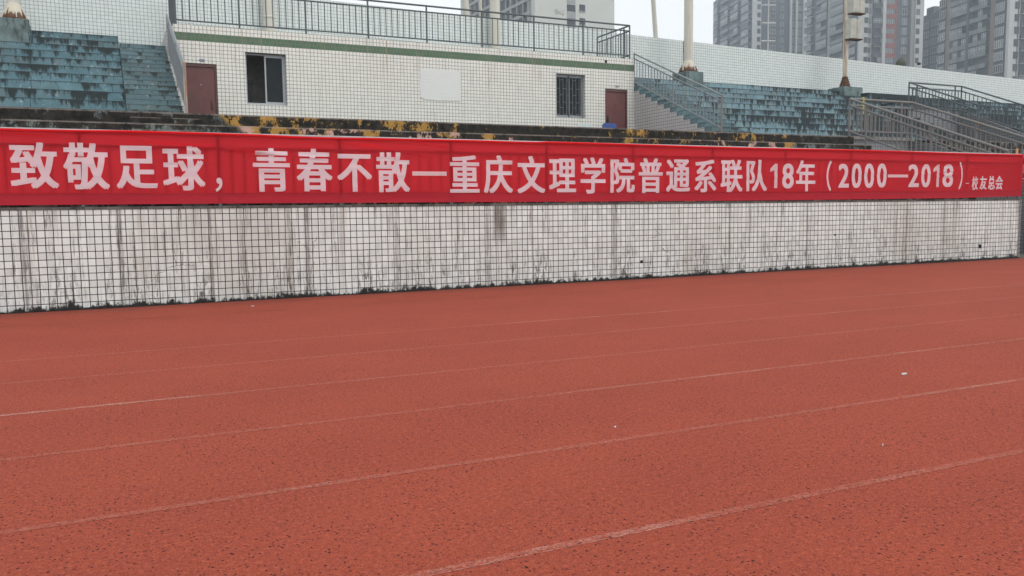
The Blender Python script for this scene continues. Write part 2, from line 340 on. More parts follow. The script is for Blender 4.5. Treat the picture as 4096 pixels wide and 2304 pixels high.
# towers
def tower_mat(name, c, pale):
    k = NB(name); n = k.noise(k.pos(), .35, 4); col = k.mix(n, tuple(q*.8 for q in c), c)
    return k.fin(k.mix(k.math('MULTIPLY', k.noise(k.scale(k.pos(), (1, 1, .1)), .6, 4), .25), col, pale), .8, 0, .25)
M['tA'] = tower_mat('charcoal_tower_render', (.075, .082, .098), (.14, .14, .15))
M['tC'] = tower_mat('dark_green_grey_tower_render', (.070, .075, .078), (.12, .12, .12))
M['tW'] = tower_mat('pale_tower_render', (.50, .50, .50), (.40, .40, .40))
M['tG'] = tower_mat('grey_tower_render', (.27, .265, .255), (.22, .22, .21))
M['tRed'] = tower_mat('brick_red_tower_render', (.25, .065, .05), (.2, .08, .07))
M['tBrown'] = tower_mat('brown_tower_panels', (.20, .155, .125), (.16, .13, .11))
M['tGlass'] = plain('tower_glass', (.10, .12, .13), .18, 0, .25, .6, .6)
M['tGlassD'] = plain('dark_tower_recess', (.022, .025, .028), .5, 0, .3, .5)
M['tFrame'] = plain('tower_window_frame', (.42, .43, .43), .6)
M['tBal'] = plain('balcony_parapet', (.13, .15, .15), .6, 0, .2, .5)
M['tRaw'] = plain('raw_concrete_frame', (.30, .31, .30), .9, 0, .15, .5)
def blank_mat():
    k = NB('peeling_grey_render'); x, y, z = k.xyz()
    n = k.noise(k.comb(k.math('MULTIPLY', x, .5), y, z), .30, 7, .7)
    base = k.mix(k.noise(k.pos(), .25, 4), (.50, .51, .47), (.58, .59, .55))
    return k.fin(k.mix(k.math('MULTIPLY', k.ss(n, .615, .64), .7), base, (.27, .24, .20)), .9, 0, .2)
M['tBlank'] = blank_mat()

# ------------------------------------------------------------------ mesh helpers
class MB:
    def __init__(s): s.v = []; s.f = []; s.uv = []; s.smooth = False
    def quad(s, a, b, c, d, uv=None):
        i = len(s.v); s.v += [a, b, c, d]; s.f.append((i, i+1, i+2, i+3)); s.uv.append(uv or ((0, 0),)*4)
    def box(s, x0, y0, z0, x1, y1, z1, row=0):
        p = [(x0, y0, z0), (x1, y0, z0), (x1, y1, z0), (x0, y1, z0), (x0, y0, z1), (x1, y0, z1), (x1, y1, z1), (x0, y1, z1)]
        i = len(s.v); s.v += p
        for f in ((0, 1, 5, 4), (1, 2, 6, 5), (2, 3, 7, 6), (3, 0, 4, 7), (4, 5, 6, 7), (3, 2, 1, 0)):
            s.f.append(tuple(i+q for q in f)); s.uv.append(tuple((row, 1.0 if p[q][2] == z1 else 0.0) for q in f))
        return s
    def bar(s, a, b, r, n=8, r2=None, cap=True):
        a, b = Vector(a), Vector(b); d = (b-a).normalized(); r2 = r if r2 is None else r2
        t = Vector((0, 0, 1)) if abs(d.z) < .9 else Vector((1, 0, 0)); u = d.cross(t).normalized(); w_ = d.cross(u)
        i = len(s.v)
        for P, rr in ((a, r), (b, r2)):
            for k in range(n):
                th = 2*math.pi*(k+.5)/n; s.v.append(tuple(P+u*math.cos(th)*rr+w_*math.sin(th)*rr))
        for k in range(n):
            s.f.append((i+k, i+(k+1) % n, i+n+(k+1) % n, i+n+k)); s.uv.append(((0, 0),)*4)
        if cap:
            s.f.append(tuple(i+k for k in reversed(range(n)))); s.uv.append(((0, 0),)*n)
            s.f.append(tuple(i+n+k for k in range(n))); s.uv.append(((0, 0),)*n)
        return s
    def prism(s, poly, axis, lo, hi, row=0):
        """poly: list of 2-D points; axis 'x' -> points are (y,z), 'y' -> (x,z), 'z' -> (x,y)"""
        def P(q, t): return {'x': (t, q[0], q[1]), 'y': (q[0], t, q[1]), 'z': (q[0], q[1], t)}[axis]
        i = len(s.v); n = len(poly); s.v += [P(q, lo) for q in poly]+[P(q, hi) for q in poly]
        for k in range(n):
            s.f.append((i+k, i+(k+1) % n, i+n+(k+1) % n, i+n+k)); s.uv.append(((row, .5),)*4)
        s.f.append(tuple(i+k for k in reversed(range(n)))); s.uv.append(((row, .5),)*n)
        s.f.append(tuple(i+n+k for k in range(n))); s.uv.append(((row, .5),)*n)
        return s
    def lathe(s, c, prof, n=20):
        i = len(s.v)
        for r, z in prof:
            for k in range(n):
                th = 2*math.pi*k/n; s.v.append((c[0]+r*math.cos(th), c[1]+r*math.sin(th), c[2]+z))
        for j in range(len(prof)-1):
            for k in range(n):
                s.f.append((i+j*n+k, i+j*n+(k+1) % n, i+(j+1)*n+(k+1) % n, i+(j+1)*n+k)); s.uv.append(((0, 0),)*4)
        s.f.append(tuple(i+k for k in reversed(range(n)))); s.uv.append(((0, 0),)*n)
        j = len(prof)-1; s.f.append(tuple(i+j*n+k for k in range(n))); s.uv.append(((0, 0),)*n)
        return s
    def build(s, name, mat, parent=None, smooth=False, bevel=0, fix=True):
        off = Vector(parent['_o']) if parent is not None and '_o' in parent.keys() else Vector((0, 0, 0))
        me = bpy.data.meshes.new(name); me.from_pydata([tuple(Vector(p)-off) for p in s.v], [], s.f)
        ul = me.uv_layers.new(name='UVMap'); li = 0
        for f, u in zip(s.f, s.uv):
            for q in range(len(f)): ul.data[li].uv = u[q]; li += 1
        me.materials.append(mat)
        if fix or bevel:
            bm = bmesh.new(); bm.from_mesh(me); bmesh.ops.recalc_face_normals(bm, faces=bm.faces)
            if bevel:
                bmesh.ops.bevel(bm, geom=[e for e in bm.edges if len(e.link_faces) == 2 and e.calc_face_angle(0) > .5], offset=bevel, segments=2, affect='EDGES', profile=.5)
            bm.to_mesh(me); bm.free()
        if smooth:
            for p in me.polygons: p.use_smooth = True
            try: me.set_sharp_from_angle(angle=R(40))
            except Exception: pass
        o = bpy.data.objects.new(name, me); COL.objects.link(o)
        if parent is not None: o.parent = parent; o['_o'] = tuple(off)
        return o
def tag(o, label, cat, group=None, kind=None):
    if label: o['label'] = label
    if cat: o['category'] = cat
    if group: o['group'] = group
    if kind: o['kind'] = kind
    return o
def thing(name, label, cat, loc, group=None):
    o = bpy.data.objects.new(name, None); o.empty_display_size = .2; o.location = loc; COL.objects.link(o); o['_o'] = tuple(loc)
    return tag(o, label, cat, group)
def struct(o): o['kind'] = 'structure'; return o
def kids(o): return [c for c in COL.objects if c.parent == o]

# ------------------------------------------------------------------ ground and track
b = MB(); b.quad((-118, -58, -.02), (328, -58, -.02), (328, 328, -.02), (-118, 328, -.02)); struct(b.build('ground', M['ground']))
b = MB(); b.quad((-60, -16.2, 0), (70, -16.2, 0), (70, .02, 0), (-60, .02, 0)); track = struct(b.build('running_track', M['track']))
for yl in (-4.32, -5.48, -6.70, -7.87, -9.08, -10.25):
    b = MB(); n = 60
    for i in range(n):
        x0, x1 = -40+100*i/n, -40+100*(i+1)/n
        b.quad((x0, yl-.026, .0012), (x1, yl-.026, .0012), (x1, yl+.026, .0012), (x0, yl+.026, .0012))
    b.build('lane_line', M['line'], track)
b = MB(); b.quad((-20, -1.565, .0012), (40, -1.565, .0012), (40, -1.55, .0012), (-20, -1.55, .0012)); b.build('surface_seam', M['seam'], track)

# ------------------------------------------------------------------ front wall
WX0, WX1 = -4.0, 20.9
wall = thing('perimeter_wall', 'low white tiled wall with dark streaks, rising from the red track under the banner', 'wall', (8, .15, 0))
b = MB(); b.box(WX0, 0, -.05, WX1, .24, 1.375); b.build('tiled_face', M['wall'], wall)
b = MB(); b.box(WX0, -.006, 1.375, WX1, .26, 1.415); b.build('coping', M['coping'], wall)
b = MB(); n = 420; rr = random.Random(4)
prev = .07
top = []; depth = []
for i in range(n+1):
    prev = min(.105, max(.012, prev+rr.uniform(-.014, .014))); X_ = WX0+(WX1-WX0)*i/n
    big = .5+.5*math.sin(X_*.55+1.0)*math.sin(X_*.23+.4)
    top.append(prev*(.12+.38*big)); depth.append(-.012-.05*big-prev*.35)
for i in range(n):
    x0, x1 = WX0+(WX1-WX0)*i/n, WX0+(WX1-WX0)*(i+1)/n
    b.quad((x0, depth[i], .003), (x1, depth[i+1], .003), (x1, -.002, top[i+1]), (x0, -.002, top[i]))
b.build('moss_strip', M['moss'], wall, fix=False)
b = MB()
for hx, hz, s_ in ((19.55, .32, .045), (14.98, .70, .022), (10.15, .32, .03)):
    b.box(hx-s_, -.004, hz-s_, hx+s_, .001, hz+s_*(1 if s_ > .04 else .7))
b.build('missing_tile', M['moss'], wall)
# ------------------------------------------------------------------ safety railing on the wall and the banner
fr = thing('safety_railing', 'steel railing standing on the tiled wall behind the red banner', 'railing', (9, .06, 1.41))
RX0, RX1 = -3.2, 20.93
for z, r in ((2.452, .026), (2.262, .02), (1.60, .02)):
    b = MB(); b.bar((RX0, .003+r, z), (RX1, .003+r, z), r); b.build('rail', M['pipe'] if z > 2.4 else M['rail'], fr, True)
posts = [-2.6, -.8, .98, 2.78, 4.57, 6.41, 8.18, 9.96, 11.77, 13.58, 15.38, 17.19, 18.98, 20.86]
for x in posts:
    b = MB(); b.box(x-.021, .0015, 1.40, x+.021, .04, 2.45); b.build('post', M['rail'], fr)
b = MB()
for a, c in zip(posts, posts[1:]):
    for i in range(1, 10):
        x = a+(c-a)*i/10; b.bar((x, .0165, 1.60), (x, .0165, 2.262), .0145, 6)
o = b.build('baluster_infill', M['rail'], fr, True); o['kind'] = 'stuff'

BX0, BX1, BZ0, BZ1 = -3.0, 20.97, 1.437, 2.452
rb = random.Random(7)
FOLDS = []
def fold(x0, z0, x1, z1, amp, wd): FOLDS.append((x0, z0, x1, z1, amp, wd))
for i in range(7):   # slack folds under the top edge, left part
    x = -2.6+i*1.45; fold(x, 2.43-rb.uniform(0, .05), x+rb.uniform(1.2, 2.3), 2.30-rb.uniform(0, .18), rb.uniform(.010, .024), rb.uniform(.018, .035))
    fold(x+.4, 2.44, x+rb.uniform(1.6, 2.8), 2.36-rb.uniform(0, .08), rb.uniform(.008, .018), .018)
fold(1.2, 2.40, 4.5, 2.10, .022, .03); fold(1.3, 2.36, 3.9, 2.20, .018, .022); fold(2.9, 2.42, 6.2, 2.30, .016, .02); fold(-1.2, 2.35, .9, 2.41, .02, .03)
for i in range(7):   # pulled folds fanning into the right corner
    fold(20.85, 2.38-i*.03, 20.85-rb.uniform(2.2, 4.6), 2.34-i*.085-rb.uniform(0, .06), rb.uniform(.009, .016), rb.uniform(.016, .030))
fold(9.5, 2.42, 14.0, 2.38, .010, .02); fold(14.5, 2.43, 18, 2.36, .012, .02)
def ydis(x, z):
    t = (z-BZ0)/(BZ1-BZ0)
    d = .005*math.sin(x*1.76+.6)*(1-t*.4)+.003*math.sin(x*5.1+z*3)+.002*math.sin(z*23+x*.9)+.002*math.sin(z*41-x*1.7)
    for x0, z0, x1, z1, amp, wd in FOLDS:
        dx, dz = x1-x0, z1-z0; L2 = dx*dx+dz*dz; s = ((x-x0)*dx+(z-z0)*dz)/L2
        if -.05 < s < 1.05:
            h = abs((x-x0)*dz-(z-z0)*dx)/math.sqrt(L2)
            if h < wd*2.2: d -= 1.15*amp*math.exp(-(h/wd)**2)*max(0, math.sin(math.pi*min(1, max(0, s)))**.6)
    for p in posts:      # cloth drawn tight over the posts
        h = abs(x-p)
        if h < .2: g = math.exp(-(h/.07)**2); d = d*(1-g)+.0015*g
    for zr in (2.262, 1.60):
        h = abs(z-zr)
        if h < .1: g = math.exp(-(h/.03)**2); d = d*(1-g*.8)+.0015*g*.8
    return min(.0015, d*1.0)-.0025
ban = thing('banner', 'long red cloth banner with white Chinese lettering tied along the wall railing', 'banner', (9, -.02, BZ0))
NX, NZ = 1500, 60
me = MB(); V = []
def edge_top(x): return BZ1-.006+.008*math.sin(x*.9)-(.012*max(0, math.sin(x*1.75+.5)) if x < 8 else 0)
def edge_bot(x): return BZ0+.010*math.sin(x*.31+1)+(.018 if x > 18.7 else 0)*(x-18.7)/2*1.6
for j in range(NZ+1):
    for i in range(NX+1):
        x = BX0+(BX1-BX0)*i/NX; z = edge_bot(x)+(edge_top(x)-edge_bot(x))*j/NZ
        me.v.append((x, ydis(x, z), z))
def grid_part(name, j0, j1, mat):
    g = MB(); g.v = me.v[j0*(NX+1):(j1+1)*(NX+1)]
    for j in range(j1-j0):
        for i in range(NX):
            q = j*(NX+1)+i; g.f.append((q, q+1, q+NX+2, q+NX+1)); g.uv.append(((0, 0),)*4)
    return g.build(name, mat, ban, True, fix=False)
grid_part('cloth', 9, NZ, M['red']); grid_part('bottom_hem', 0, 9, M['hem'])
b = MB()   # rolled upper hem around its rope
prevp = None
for i in range(121):
    x = BX0+(BX1-BX0)*i/120; p = (x, -.022, edge_top(x)+.004)
    if prevp: b.bar(prevp, p, .013, 6, cap=False)
    prevp = p
b.build('top_hem', M['red'], ban, True, fix=False)
GL = [('致', .14, .708, 1.664, 2.282), ('敬', .768, 1.33, 1.651, 2.288), ('足', 1.413, 1.947, 1.663, 2.261), ('球', 2.018, 2.584, 1.638, 2.271), ('，', 2.721, 2.817, 1.619, 1.822), ('青', 3.259, 3.801, 1.617, 2.265), ('春', 3.895, 4.444, 1.622, 2.27), ('不', 4.519, 5.07, 1.614, 2.198), ('散', 5.141, 5.692, 1.605, 2.24), ('—', 5.736, 6.327, 1.87, 1.938), ('重', 6.385, 6.912, 1.595, 2.21), ('庆', 6.989, 7.528, 1.583, 2.22), ('文', 7.616, 8.15, 1.581, 2.219), ('理', 8.228, 8.763, 1.598, 2.183), ('学', 8.854, 9.368, 1.573, 2.213), ('院', 9.471, 9.994, 1.587, 2.213), ('普', 10.08, 10.607, 1.579, 2.219), ('通', 10.688, 11.239, 1.597, 2.204), ('系', 11.338, 11.855, 1.59, 2.208), ('联', 11.96, 12.494, 1.589, 2.217), ('队', 12.593, 13.111, 1.605, 2.221), ('1', 13.189, 13.374, 1.67, 2.149), ('8', 13.505, 13.808, 1.662, 2.158), ('年', 13.871, 14.389, 1.603, 2.23), ('（', 14.698, 14.834, 1.61, 2.231), ('2', 15.031, 15.332, 1.678, 2.171), ('0', 15.407, 15.687, 1.67, 2.181), ('0', 15.764, 16.052, 1.67, 2.185), ('0', 16.142, 16.431, 1.678, 2.19), ('—', 16.471, 17.079, 1.898, 1.96), ('2', 17.095, 17.427, 1.69, 2.182), ('0', 17.502, 17.798, 1.684, 2.192), ('1', 17.883, 18.075, 1.693, 2.187), ('8', 18.192, 18.532, 1.69, 2.2), ('）', 18.73, 18.85, 1.639, 2.256), ('-', 18.963, 19.075, 1.768, 1.783), ('校', 19.174, 19.383, 1.624, 1.934), ('友', 19.437, 19.681, 1.633, 1.942), ('总', 19.723, 19.97, 1.632, 1.95), ('会', 19.993, 20.252, 1.632, 1.952)]
def glyph_bm(ch):
    if ch == '1':
        bm = bmesh.new(); pts = [(.58, 0), (1, 0), (1, 1), (.64, 1), (0, .80), (0, .66), (.58, .74)]
        bm.faces.new([bm.verts.new((x, y, 0)) for x, y in pts]); bmesh.ops.triangulate(bm, faces=bm.faces[:]); return bm
    c = bpy.data.curves.new('glyph', 'FONT'); c.body = ch; c.size = 1; c.fill_mode = 'FRONT'; c.dimensions = '2D'; c.resolution_u = 5
    t = bpy.data.objects.new('glyph', c); COL.objects.link(t); bpy.context.view_layer.update()
    dg = bpy.context.evaluated_depsgraph_get(); m = bpy.data.meshes.new_from_object(t.evaluated_get(dg))
    bm = bmesh.new(); bm.from_mesh(m); bpy.data.objects.remove(t); bpy.data.curves.remove(c); bpy.data.meshes.remove(m)
    return bm
def glyph_part(name, ch, x0, x1, z0, z1, yfun, mat, parent, bold=(.024, .013), cut=True):
    bm = glyph_bm(ch)
    xs = [v.co.x for v in bm.verts]; ys = [v.co.y for v in bm.verts]
    a0, a1, b0, b1 = min(xs), max(xs), min(ys), max(ys)
    em = 1.0 if (x1-x0) > .4*(z1-z0) else .6
    bx, bz = bold[0]*max(x1-x0, (z1-z0)*.45), bold[1]*(z1-z0)
    bx = min(bx, .085*(x1-x0))
    if ch in '—-1': bx = bz = 0
    if ch in '（）': bx *= .5
    off = Vector(parent['_o'])
    sx, sz = (x1-x0-2*bx)/(a1-a0), (z1-z0-2*bz)/(b1-b0)
    bm2 = bmesh.new()
    for k, (qx, qz) in enumerate(((-1, -1), (1, -1), (-1, 1), (1, 1)) if bx else ((0, 0),)):
        vm = {v: bm2.verts.new((x0+bx+(v.co.x-a0)*sx+qx*bx, -.0004*k, z0+bz+(v.co.y-b0)*sz+qz*bz)) for v in bm.verts}
        for f in bm.faces: bm2.faces.new([vm[v] for v in f.verts])
    bm.free()
    if cut:
        for ax, lo, hi, st in ((0, x0, x1, .03), (2, z0, z1, .02)):
            t = lo+st
            while t < hi:
                pc = [0, 0, 0]; pn = [0, 0, 0]; pc[ax] = t; pn[ax] = 1
                bmesh.ops.bisect_plane(bm2, geom=bm2.verts[:]+bm2.edges[:]+bm2.faces[:], plane_co=pc, plane_no=pn); t += st
    for v in bm2.verts: v.co.y += yfun(v.co.x, v.co.z); v.co -= off
    m = bpy.data.meshes.new(name); bm2.to_mesh(m); bm2.free(); m.materials.append(mat)
    if cut:
        for p in m.polygons: p.use_smooth = True
    o = bpy.data.objects.new(name, m); COL.objects.link(o); o.parent = parent; return o
for g in GL:
    small = g[1] > 19.1
    glyph_part('character', *g, lambda x, z: ydis(x, z)-.0055, M['white'], ban, (.034, .015) if small else (.030, .015) if g[0] not in '0128' else (.055, .02))

# ------------------------------------------------------------------ terraces
def steps_part(name, rows, mat, parent, rowid0=0):
    for j, (x0, x1, y0, z0, y1, z1) in enumerate(rows):
        b = MB(); b.box(x0, y0, z0, x1, y1, z1, rowid0+j); b.build(name, mat, parent)
TD, TR = .62, .272
def low_rows(x0, x1, jmax=7, cutx=None):
    rows = []
    for j in range(jmax):
        y0 = 4.2-TD*j; z1 = 3.205-TR*j
        y1 = 6.4 if j == 0 else 4.2-TD*(j-1)
        e = x1 if cutx is None else cutx(j)
        rows.append((x0, e, y0, z1-TR-.02, y1+(0 if j == 0 else .0), z1))
    return rows
lt = thing('concrete_terrace', 'mouldy black concrete steps with flaking yellow paint behind the banner', 'terrace', (8, 3, 1.4))
steps_part('step_row', low_rows(-4, 20.0), M['terrace'], lt)
b = MB(); b.box(-4, .26, 1.2, 20.0, .5, 1.39); b.build('walkway_slab', M['concrete'], lt)
for j in range(3):      # half steps of the aisle
    y0 = 4.2-TD*j; z1 = 3.205-TR*j
    b = MB(); b.box(1.72, y0-.31, z1-TR, 2.95, y0, z1-TR/2); b.build('aisle_step', M['terrace'], lt)
lt2 = thing('concrete_terrace', 'mouldy grey concrete steps beyond the passage, behind the sloping rails', 'terrace', (30, 3, 1.4))
steps_part('step_row', low_rows(23.2, 44), M['terrace'], lt2)

# ------------------------------------------------------------------ upper stands
def stand(label, x0, x1, y0, z0, n, tr, ri, mat, yback, loc, first=0, rowid=0):
    t = thing('grandstand', label, 'grandstand', loc, 'tiered blue stands')
    for k in range(first, n):
        y = y0+tr*k; z = z0+ri*k
        b = MB(); b.box(x0, y, max(3.19, z-ri-.02) if k else 3.19, x1, yback if k == n-1 else y+tr, z, rowid+k); b.build('tier', mat, t)
    return t
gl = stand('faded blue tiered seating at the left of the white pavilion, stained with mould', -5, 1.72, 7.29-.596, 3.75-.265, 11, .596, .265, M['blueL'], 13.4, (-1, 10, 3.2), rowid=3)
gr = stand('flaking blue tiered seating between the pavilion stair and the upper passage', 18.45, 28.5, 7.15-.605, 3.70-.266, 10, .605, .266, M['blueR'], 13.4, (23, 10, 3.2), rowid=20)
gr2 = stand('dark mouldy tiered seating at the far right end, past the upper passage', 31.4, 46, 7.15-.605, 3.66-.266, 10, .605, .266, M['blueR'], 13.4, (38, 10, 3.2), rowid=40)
# raised landing block between them, over the upper passage
vb = thing('passage_block', 'grey tiled landing block above the upper passage, under its guard rail', 'landing', (30, 11, 3.2))
b = MB(); b.box(28.5, 9.55, 3.19, 31.4, 13.4, 4.95); b.build('tiled_body', M['pit'], vb)
b = MB()
for k in range(3): b.box(28.5, 10.2+.605*k, 4.951, 31.4, 13.4-.01*k, 4.95+.266*(k+1)-.01)
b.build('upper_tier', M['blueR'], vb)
b = MB(); b.box(31.25, 6.6, 3.19, 31.395, 9.54, 3.4); 
b.prism([(6.5, 3.19), (9.54, 3.19), (9.54, 4.75), (9.0, 4.75), (6.5, 3.62)], 'x', 31.3, 31.396); b.build('side_wall', M['pitside'], vb)
# lower passage cut into the terrace
pw = thing('passage_wall', 'grey tiled wall at the head of the lower passage, under the guard rail', 'wall', (21.6, 5, 0))
b = MB(); b.box(20.0, 4.96, -.02, 23.2, 6.4, 3.205); b.build('tiled_face', M['pit'], pw)
b = MB(); b.box(19.9, 4.9, 3.206, 23.25, 6.35, 3.30); b.build('edge_beam', M['concrete'], pw)
b = MB(); b.prism([(.3, -.02), (4.95, -.02), (4.95, 3.20), (4.2, 3.1), (.3, 1.5)], 'x', 23.1, 23.195); b.build('side_wall', M['pitside'], pw)
pw2 = thing('wall_return', 'shadowed tiled end of the low wall beside the passage opening', 'wall', (21, .6, 0))
b = MB(); b.bar((20.98, .12, -.02), (20.98, .12, 1.40), .105, 14); b.box(20.91, .14, -.02, 21.0, 3.0, 1.38); b.build('rounded_end', M['pitside'], pw2, True)
pw3 = thing('far_wall', 'grey tiled wall beyond the passage opening at the right edge of the track', 'wall', (30, .1, 0))
b = MB(); b.box(23.2, 0, -.02, 46, .26, 1.39); b.build('tiled_face', M['pit'], pw3)
b = MB(); b.box(23.2, .262, -.02, 46, 4.0, 1.37); b.build('fill', M['concrete'], pw3)

# ------------------------------------------------------------------ stairs beside the pavilion
def stair(label, x0, x1, side_x, loc, rail_label, n=17, rmat=None):
    s = thing('concrete_stair', label, 'stairs', loc, 'blue stairs beside the pavilion')
    y, z = 6.22, 3.2
    for k in range(n):
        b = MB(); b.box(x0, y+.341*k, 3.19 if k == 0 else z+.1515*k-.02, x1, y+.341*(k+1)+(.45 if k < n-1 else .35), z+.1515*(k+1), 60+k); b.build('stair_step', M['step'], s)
    poly = [(y+.02, 3.19)]
    for k in range(n): poly += [(y+.341*k+.34, z+.1515*k-.004), (y+.341*k+.34, z+.1515*(k+1)-.004)]
    poly += [(y+.341*n, 3.19)]
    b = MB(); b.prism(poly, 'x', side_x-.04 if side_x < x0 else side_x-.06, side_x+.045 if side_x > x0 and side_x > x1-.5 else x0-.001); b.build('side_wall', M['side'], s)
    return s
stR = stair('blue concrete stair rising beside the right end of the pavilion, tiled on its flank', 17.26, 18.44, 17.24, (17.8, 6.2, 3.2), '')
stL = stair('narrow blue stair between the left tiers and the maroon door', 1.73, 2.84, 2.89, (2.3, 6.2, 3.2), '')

def railing_run(par, pts, mat, hs=(1.0, .83, .09), step=.18, post_at=None, r=.026, base_ext=.09, rb=.0145):
    """pts: polyline of foot points; rails follow it."""
    for h, rr in zip(hs, (r, r*.8, r*.75)):
        b = MB()
        for a, c in zip(pts, pts[1:]): b.bar((a[0], a[1], a[2]+h), (c[0], c[1], c[2]+h), rr)
        b.build('handrail' if h == hs[0] else 'rail', mat, par, True)
    for a, c in zip(pts, pts[1:]):
        A, C = Vector(a), Vector(c); L = (Vector((C.x, C.y, 0))-Vector((A.x, A.y, 0))).length; n = max(1, round(L/step))
        for i in range(n+1):
            P = A.lerp(C, i/n); ispost = i in (0, n) or (post_at and i % post_at == 0)
            if i == 0 and a is not pts[0]: continue
            b = MB()
            if ispost: b.bar((P.x, P.y, P.z-base_ext), (P.x, P.y, P.z+hs[0]), r*.95); b.build('post', mat, par, True)
            else: b.bar((P.x, P.y, P.z+hs[2]), (P.x, P.y, P.z+hs[1]), rb, 6); b.build('baluster', mat, par, True)
sl = .428
rR = thing('stair_railing', 'pale grey railing sloping down the right stair beside the pavilion', 'railing', (17.25, 6.46, 3.5))
railing_run(rR, [(17.25, 6.46, 3.50), (17.25, 10.95, 3.50+sl*4.49)], M['railS'], (.99, .83, .06), .165, 14)
rL = thing('stair_railing', 'pale railing seen almost edge on beside the maroon door at left', 'railing', (2.88, 6.46, 3.5))
railing_run(rL, [(2.88, 6.46, 3.50), (2.88, 11.1, 3.50+sl*4.64)], M['railS'], (.99, .83, .06), .10, 20)
b = MB(); b.box(2.855, 6.44, 3.2, 2.915, 6.50, 4.52); b.build('end_post', M['mastR'], rL)
b = MB(); b.bar((17.25, 6.46, 3.2), (17.25, 6.46, 4.49), .032); b.build('end_post', M['railR'], rR, True)

# ------------------------------------------------------------------ pavilion
FY = 10.886; PX0, PX1, PZ0, PZ1 = 3.0, 17.2, 3.19, 6.225
pav = thing('pavilion', 'white tiled stand building with green band, maroon doors and a railed roof deck', 'building', (10, 11, 3.2))
OP = [(3.22, 4.04, 3.19, 5.25, .05), (4.78, 5.86, 4.24, 5.62, .17), (14.27, 15.34, 4.22, 5.60, .17), (16.08, 16.95, 3.19, 5.21, .05)]
def holes_wall(mb, x0, x1, z0, z1, y, ops, th=.24):
    xs = sorted({x0, x1, *[o[0] for o in ops], *[o[1] for o in ops]}); zs = sorted({z0, z1, *[o[2] for o in ops], *[o[3] for o in ops]})
    for a, c in zip(xs, xs[1:]):
        for d, e in zip(zs, zs[1:]):
            mxx, mzz = (a+c)/2, (d+e)/2
            if any(o[0] < mxx < o[1] and o[2] < mzz < o[3] for o in ops): continue
            mb.quad((a, y, d), (c, y, d), (c, y, e), (a, y, e)); mb.quad((c, y+th, d), (a, y+th, d), (a, y+th, e), (c, y+th, e))
    for o in ops:
        a, c, d, e = o[:4]
        mb.quad((a, y, d), (a, y, e), (a, y+th, e), (a, y+th, d)); mb.quad((c, y, e), (c, y, d), (c, y+th, d), (c, y+th, e))
        mb.quad((a, y, e), (c, y, e), (c, y+th, e), (a, y+th, e)); mb.quad((c, y, d), (a, y, d), (a, y+th, d), (c, y+th, d))
b = MB(); holes_wall(b, PX0, PX1, PZ0, PZ1, FY, OP); b.build('facade', M['facade'], pav, fix=False)
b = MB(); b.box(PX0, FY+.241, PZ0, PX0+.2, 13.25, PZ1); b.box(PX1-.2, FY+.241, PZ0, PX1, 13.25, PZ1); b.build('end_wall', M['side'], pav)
b = MB(); b.box(PX0+.2, 13.05, PZ0, PX1-.2, 13.25, PZ1); b.box(9, FY+.245, PZ0, 9.1, 13.04, PZ1-.24); b.build('inner_wall', M['inside'], pav)
b = MB(); b.box(PX0+.201, FY+.242, PZ1-.22, PX1-.201, 13.049, PZ1-.004); b.build('roof', M['roofslab'], pav)
b = MB(); b.box(PX0+.01, FY+.02, 3.1, PX1-.01, 13.2, 3.188); b.build('floor_slab', M['concrete'], pav)
b = MB(); b.box(2.84, FY+.05, 3.19, 2.998, 13.25, 6.1); b.build('corner_pier', M['side'], pav)
def door(x0, x1, z1, hinge_left, peep):
    d = MB(); f = MB(); y = FY+.045
    f.box(x0+.002, y-.03, 3.195, x0+.055, y+.06, z1-.003); f.box(x1-.055, y-.03, 3.195, x1-.002, y+.06, z1-.003); f.box(x0+.056, y-.03, z1-.085, x1-.056, y+.06, z1-.003)
    d.box(x0+.06, y, 3.2, x1-.06, y+.045, z1-.09)
    fo = f.build('door_frame', M['doorframe'], pav); do = d.build('door', M['door'], pav)
    hx = x1-.15 if hinge_left else x0+.12
    b = MB(); b.box(hx-.03, y-.018, 4.06, hx+.03, y-.001, 4.34); b.bar((hx, y-.05, 4.12), (hx, y-.05, 4.24), .012, 8); b.bar((hx, y-.05, 4.13), (hx, y-.01, 4.13), .01, 8); b.bar((hx, y-.05, 4.23), (hx, y-.01, 4.23), .01, 8); b.build('door_handle', M['doorframe'] if hinge_left else M['black'], do)
    b = MB(); px_ = (x0+x1)/2; b.bar((px_, y-.008, 4.70), (px_, y-.0005, 4.70), .016, 10); b.build('peephole', M['alu'] if peep else M['black'], do)
door(3.22, 4.04, 5.25, True, True); door(16.08, 16.95, 5.21, False, False)
def window(x0, x1, z0, z1, y, leaves, sill=.02):
    f = MB(); fw = .045
    f.box(x0+.004, y, z0+.004, x0+fw, y+.06, z1-.004); f.box(x1-fw, y, z0+.004, x1-.004, y+.06, z1-.004)
    f.box(x0+fw, y, z0+.004, x1-fw, y+.06, z0+.06); f.box(x0+fw, y, z1-fw, x1-fw, y+.06, z1-.004)
    fo = f.build('window', M['alu'], pav)
    for a, c in leaves:
        s = MB(); s.box(a, y+.012, z0+.061, a+.04, y+.04, z1-fw-.001); s.box(c-.04, y+.012, z0+.061, c, y+.04, z1-fw-.001)
        s.box(a+.04, y+.012, z0+.061, c-.04, y+.04, z0+.10); s.box(a+.04, y+.012, z1-fw-.04, c-.04, y+.04, z1-fw-.001); s.build('sash', M['alu'], fo)
        g = MB(); g.box(a+.04, y+.024, z0+.10, c-.04, y+.030, z1-fw-.04); g.build('pane', M['glass'], fo)
    return fo
window(4.78, 5.86, 4.24, 5.62, FY+.15, [(5.30, 5.814)])
wr = window(14.27, 15.34, 4.22, 5.60, FY+.15, [(14.315, 14.83), (14.78, 15.295)])
b = MB()
